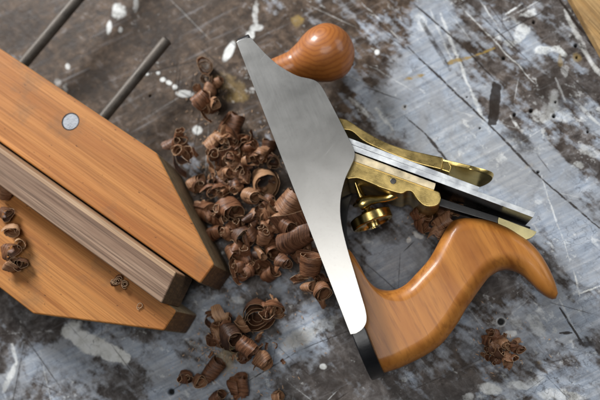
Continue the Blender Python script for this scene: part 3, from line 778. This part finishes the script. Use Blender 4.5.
# (u, v, r, width, az, el, turns, label)
big = [
 (205, 66, 6.6, 9, -60, 62, 2.4, 'open ringed curl at the far end of the heap, beside the white paint fleck'),
 (206, 78, 4.0, 6, -80, 60, 1.3, 'small round loop just below the farthest curl of the heap'),
 (218, 82, 3.6, 6, 20, 30, 1.2, 'short bent shaving right of the small round loop near the far end'),
 (209, 90, 4.4, 9, 70, 15, 1.6, None), (202, 102, 6.2, 11, 35, 15, 1.4, 'rolled shaving between the white paint fleck and the white paint ring'), (213, 101, 3.6, 7, -50, 40, 1.8, None),
 (183, 152, 7.8, 12, -75, 48, 1.15, 'pale open curl lying beside the angled corner of the far jaw'), (171, 143, 4.0, 14, 20, 8, .6, 'twisted strip running up from the pale open curl near the far jaw'),
 (233, 126, 7.5, 15, 60, 12, 1.2, 'large smooth roll at the upper end of the main heap'), (214, 142, 7.5, 12, 40, 20, 1.1, None),
 (264, 181, 11.0, 15, -60, 50, 1.35, 'largest open curl with pale rim lying against the steel plane side'),
 (268, 148, 4.8, 9, 75, 20, 1.6, None), (272, 161, 5.2, 8, -50, 50, 2.0, None),
 (238, 175, 7, 11, 10, 35, 1.3, None), (196, 184, 6.4, 10, 20, 20, 1.3, None),
 (205, 212, 8.2, 12, -20, 25, 1.25, None), (232, 208, 8.4, 13, -50, 35, 1.3, None), (266, 214, 8.6, 13, -70, 40, 1.4, None),
 (289, 205, 8.2, 15, 50, 12, 1.2, None), (240, 234, 7.6, 11, -40, 40, 1.5, None), (251, 264, 6.4, 12, -20, 25, 1.4, None),
 (272, 246, 7.0, 12, -65, 35, 1.5, None), (297, 240, 8.4, 22, 22, 8, 1.15, 'wide tube shaped shaving poking out from under the steel plane side'), (310, 266, 7.6, 12, 80, 25, 1.3, None),
 (322, 290, 5.8, 9, -60, 45, 2.0, 'frayed little curl at the tail of the heap, against the plane heel'), (306, 287, 4, 7, 0, 30, 1.4, None),
 (256, 313, 10.4, 12, -70, 58, 3.4, 'tightly wound rose shaped roll below the main heap'), (276, 308, 5.8, 9, -60, 45, 2.6, 'dark tangled curl touching the right side of the rose shaped roll'),
 (214, 320, 8.0, 6, -80, 52, 1.3, 'thin looped shaving left of the rose shaped roll'), (222, 340, 6.6, 6, 30, 40, 1.8, None), (232, 336, 6.8, 10, -40, 35, 1.5, 'rolled shaving under the lower left side of the rose shaped roll'),
 (247, 346, 5.2, 12, -35, 10, 1.3, None), (261, 359, 6.0, 9, -38, 14, 1.6, 'short pale cylinder shaped shaving at the lower right of the near group'),
 (211, 372, 5.2, 14, 50, 8, 1.6, 'dark rolled shaving lying diagonally nearest the clamp noses'), (239, 388, 6.2, 13, 95, 15, 1.5, 'upright brown roll near the front edge, lowest complete roll of the group'),
 (187, 376, 4.8, 6, -60, 50, 2.2, 'small dark spiral leftmost of the near group on the bench'), (198, 380, 4.2, 6, -30, 40, 1.6, 'small bent curl just right of the leftmost dark spiral'),
 (216, 398, 4.6, 8, 30, 25, 1.6, 'pale shaving cut off by the front edge left of the upright roll'), (277, 397, 3.5, 6, 10, 25, 1.6, 'tiny dark curl cut off by the front edge, right of the upright roll'),
 (150, 150, 3.2, 6, 10, 20, 1.0, None),
 (225, 160, 6, 9, -40, 45, 1.3, None), (250, 150, 5.5, 9, 40, 30, 1.4, None), (222, 190, 6.2, 10, 60, 25, 1.2, None), (250, 196, 6, 10, -30, 40, 1.5, None), (287, 226, 6, 10, -40, 30, 1.4, None), (216, 232, 6, 10, 10, 30, 1.3, None), (262, 238, 5.6, 9, 60, 25, 1.4, None), (234, 252, 5.8, 10, -60, 35, 1.4, None), (268, 274, 5.6, 9, 30, 25, 1.3, None), (284, 262, 4.6, 8, -30, 30, 1.5, None),
]
for i, (u, v, r, w, az, el, tn, lb) in enumerate(big):
    rg = random.Random(i)
    if lb is None: lb_, g = LH, GH
    else: lb_, g = lb, GH
    r0 = r*.3 if tn > 2 else r*rg.uniform(.5, .72)
    if 1.05 < tn < 2: tn += rg.uniform(.1, .7)
    if u == 150: continue
    shaving(u, v, r*1.12, w*1.05, az, el, tn, i+1, lb_, g, r0=r0, cone=rg.uniform(-.3, .3), crump=rg.uniform(.12, .3), ragged=rg.uniform(.1, .3), pitch=rg.uniform(0, 3.5 if w > 6 else 1), tail=rg.choice([0, 0, .1, .15]) if 1.1 < tn < 2 and w > 6 else 0)
# small curls filling the heap
rng = random.Random(99); n = 0
heap = [(232, 165, 26, 26, 46), (250, 150, 18, 14, 12), (215, 200, 24, 22, 18), (255, 228, 32, 26, 30), (248, 262, 16, 16, 12), (275, 200, 22, 22, 14), (225, 135, 14, 14, 8), (300, 262, 18, 20, 12), (318, 288, 9, 9, 7),
        (207, 95, 10, 14, 8), (225, 330, 20, 16, 16), (245, 350, 12, 12, 6), (270, 312, 10, 9, 6), (184, 145, 12, 10, 6), (192, 378, 10, 5, 3)]
for (cu, cv, ru, rv, cnt) in heap:
    for k in range(cnt):
        a = rng.uniform(0, 6.28); q_ = math.sqrt(rng.random()); u = cu+ru*q_*math.cos(a); v = cv+rv*q_*math.sin(a)
        r = rng.uniform(2.0, 5.0)
        if rng.random() < .2: continue
        shaving(u, v, r, rng.uniform(4, 10), rng.uniform(-180, 180), rng.uniform(5, 70), rng.uniform(.7, 2.2), 500+n, 'small brown curl of shaving mixed into the heaps between clamp and plane', 'small curls in the shaving heaps',
                r0=r*rng.uniform(.35, .8), crump=rng.uniform(.15, .45), ragged=rng.uniform(.15, .4), cone=rng.uniform(-.4, .4), pitch=rng.uniform(0, 4), tail=rng.choice([0, .2]), zmax=16)
        n += 1
# flat broken flakes on and round the heap
rng = random.Random(41)
for k in range(95):
    cu, cv, ru, rv = rng.choice([(232, 165, 26, 26), (232, 165, 26, 26), (255, 225, 34, 34), (222, 335, 20, 22), (262, 250, 34, 26), (232, 190, 40, 50), (260, 345, 26, 26)])
    a = rng.uniform(0, 6.28); q_ = math.sqrt(rng.random()); u = cu+ru*q_*math.cos(a); v = cv+rv*q_*math.sin(a)
    shaving(u, v, rng.uniform(2.5, 6), rng.uniform(1.2, 3.2), rng.uniform(-180, 180), rng.uniform(-20, 80), rng.uniform(.12, .38), 2000+k, 'thin broken flake of shaving lying loose in the heaps', 'loose flakes in the shaving heaps', name='wood_flake',
            r0=rng.uniform(2, 5), crump=.3, ragged=.5, zmax=13, seg=12)
# on the near jaw at the left edge
lft = [(4, 193, 5.4, 9, 60, 30, 1.5, 'dark rolled shaving beside the walnut bar at the left picture edge'), (4, 212, 5, 9, -30, 35, 1.3, 'bent shaving below the dark roll at the left edge'),
       (11, 229, 5.6, 9, -60, 45, 1.5, 'dark open curl on the near jaw with a pale inner strip'), (20, 243, 4, 6, -50, 55, 1.2, 'thin ringlet on the near jaw right of the dark open curl'),
       (8, 250, 6, 10, -20, 30, 1.5, 'pale broad shaving lying on the near jaw at the left edge'), (21, 262, 4.8, 6, -60, 55, 1.4, 'ringed curl on the near jaw, lowest of its group'), (10, 266, 5, 9, 30, 20, 1.4, 'rolled shaving under the ringed curl on the near jaw')]
for i, (u, v, r, w, az, el, tn, lb) in enumerate(lft):
    shaving(u, v, r, w, az, el, tn, 300+i, lb, 'shavings on the near clamp jaw', zbase=ZJ+.1, r0=r*.5, crump=.28, ragged=.3, cone=.2, pitch=2)
for i, (u, v, r) in enumerate([(118, 280, 3.6), (124, 284, 3.0), (114, 283, 2.4)]):
    shaving(u, v, r, 3.2, -60+i*50, 55, 2.6, 330+i, ['tightly wound dark curl beside the walnut bar on the near jaw', 'small dark curl touching the right of the tight curl on the near jaw', 'smallest dark crumb curl left of the tight curl on the near jaw'][i], 'shavings on the near clamp jaw', zbase=ZJ+.1, r0=.8, crump=.3, ragged=.3, thick=.4)
shaving(140, 306, 2.5, .9, -60, 80, 1.15, 340, 'tiny thin open ringlet alone near the nose of the near jaw', 'shavings on the near clamp jaw', zbase=ZJ+.1, r0=1.3, crump=.15, ragged=.1, thick=.4)
# pile in front of the handle
rng = random.Random(12)
for k in range(34):
    a = rng.uniform(0, 6.28); q_ = math.sqrt(rng.random())
    u = 500+19*q_*math.cos(a); v = 349+13*q_*math.sin(a)
    if k == 0: u, v = 493, 333
    if k == 1: u, v = 508, 366
    if k == 2: u, v = 517, 341
    r = rng.uniform(2.2, 4.2)
    shaving(u, v, r, rng.uniform(3.5, 7), rng.uniform(-180, 180), rng.uniform(5, 60), rng.uniform(.9, 2.2), 700+k, 'small curled shaving in the separate little pile in front of the handle', 'shavings in the little pile by the handle',
            r0=r*.55, crump=.35, ragged=.3, pitch=2, zmax=9)
# behind the frog, inside the bend of the handle
beh = [(432, 216, 8, 10, 40, 20, 1.0), (420, 222, 6, 9, -40, 30, 1.2), (445, 214, 6, 10, 80, 20, 1.1), (428, 205, 5, 8, 10, 30, 1.4), (438, 228, 6, 14, 60, 12, .8), (424, 212, 5, 8, -70, 40, 1.5), (441, 222, 5, 12, 30, 10, .9), (415, 214, 4, 7, 20, 40, 1.4), (450, 208, 5, 9, -30, 20, 1.1)]
for i, (u, v, r, w, az, el, tn) in enumerate(beh):
    shaving(u, v, r, w, az, el, tn, 800+i, 'curled shaving caught between the brass frog and the handle', 'shavings behind the frog', r0=r*.7, crump=.35, ragged=.3, pitch=3, cone=.2)

# fine sawdust and slivers round the heaps
def sawdust():
    rng = random.Random(77); bm = bmesh.new()
    spots = [(240, 190, 60, 66, 520), (225, 345, 60, 50, 380), (500, 348, 36, 28, 70), (310, 280, 34, 40, 70), (205, 90, 26, 34, 50), (430, 225, 30, 20, 40)]
    for cu, cv, ru, rv, n in spots:
        for k in range(n):
            p = P(cu+rng.gauss(0, .55)*ru, cv+rng.gauss(0, .55)*rv, 0)
            on_jaw = (p-c).dot(jd) < 2 and -110 < (p-c).dot(jn) < w1*(1 if (p-c).dot(jd) < -85 else .62)
            if on_jaw: continue
            L = rng.uniform(.5, 2.6); wd = rng.uniform(.2, .6); a = rng.uniform(0, 6.28); tl = rng.uniform(-.3, .3)
            ex = Vector((math.cos(a), math.sin(a), tl))*L/2; ey = Vector((-math.sin(a), math.cos(a), rng.uniform(-.4, .4)))*wd/2
            p = p+Vector((0, 0, .35)); up = Vector((0, 0, .16))
            prism(bm, [p-ex-ey+up, p+ex-ey*.4+up, p+ex*.9+ey+up, p-ex*.8+ey+up], [p-ex-ey, p+ex-ey*.4, p+ex*.9+ey, p-ex*.8+ey])
    o = finish(bm, 'sawdust', M['shaving_edge'], None, smooth=False)
    o['kind'] = 'stuff'; o['label'] = 'fine brown sawdust and slivers scattered around the shavings'
sawdust()

# ------------------------------------------------------------------ light, camera, world
def area(name, loc, target, size, power, col, sy=None):
    l = bpy.data.lights.new(name, 'AREA'); l.shape = 'RECTANGLE'; l.size = size; l.size_y = sy or size; l.energy = power; l.color = col
    o = bpy.data.objects.new(name, l); o.location = Vector(loc)*MM
    o.rotation_euler = (Vector(target)-Vector(loc)).to_track_quat('-Z', 'Y').to_euler(); COL.objects.link(o); return o
area('window_light', (-880, 1150, 830), (-60, 80, 0), .4, 34, (.97, .985, 1.0), .5)
area('right_fill_light', (1000, 500, 650), (-60, 80, 0), .8, 4.5, (.93, .97, 1.0), .6)  # added fill from the right to brighten the angled jaw side
area('overhead_softbox', (-80, -10, 1100), (-50, 60, 0), .48, 3.6, (1, .985, .965), .46)
w = bpy.data.worlds.new('World'); S.world = w; w.use_nodes = True
bg = w.node_tree.nodes['Background']; bg.inputs[0].default_value = (.75, .85, 1, 1); bg.inputs[1].default_value = .05

cam_d = bpy.data.cameras.new('camera'); cam_d.sensor_width = 36; cam_d.lens = 36*F/600
cam_d.clip_start = .01; cam_d.clip_end = 20
cam = bpy.data.objects.new('camera', cam_d); COL.objects.link(cam)
mw = R.to_4x4(); mw.translation = Vector((0, 0, CAM_H*MM)); cam.matrix_world = mw
cam_d.dof.use_dof = True; cam_d.dof.focus_distance = .455; cam_d.dof.aperture_fstop = 4.8
S.camera = cam
S.view_settings.view_transform = 'Standard'; S.view_settings.look = 'None'; S.view_settings.exposure = .14; S.view_settings.gamma = 1
S.render.engine = 'CYCLES'
S.cycles.use_denoising = True
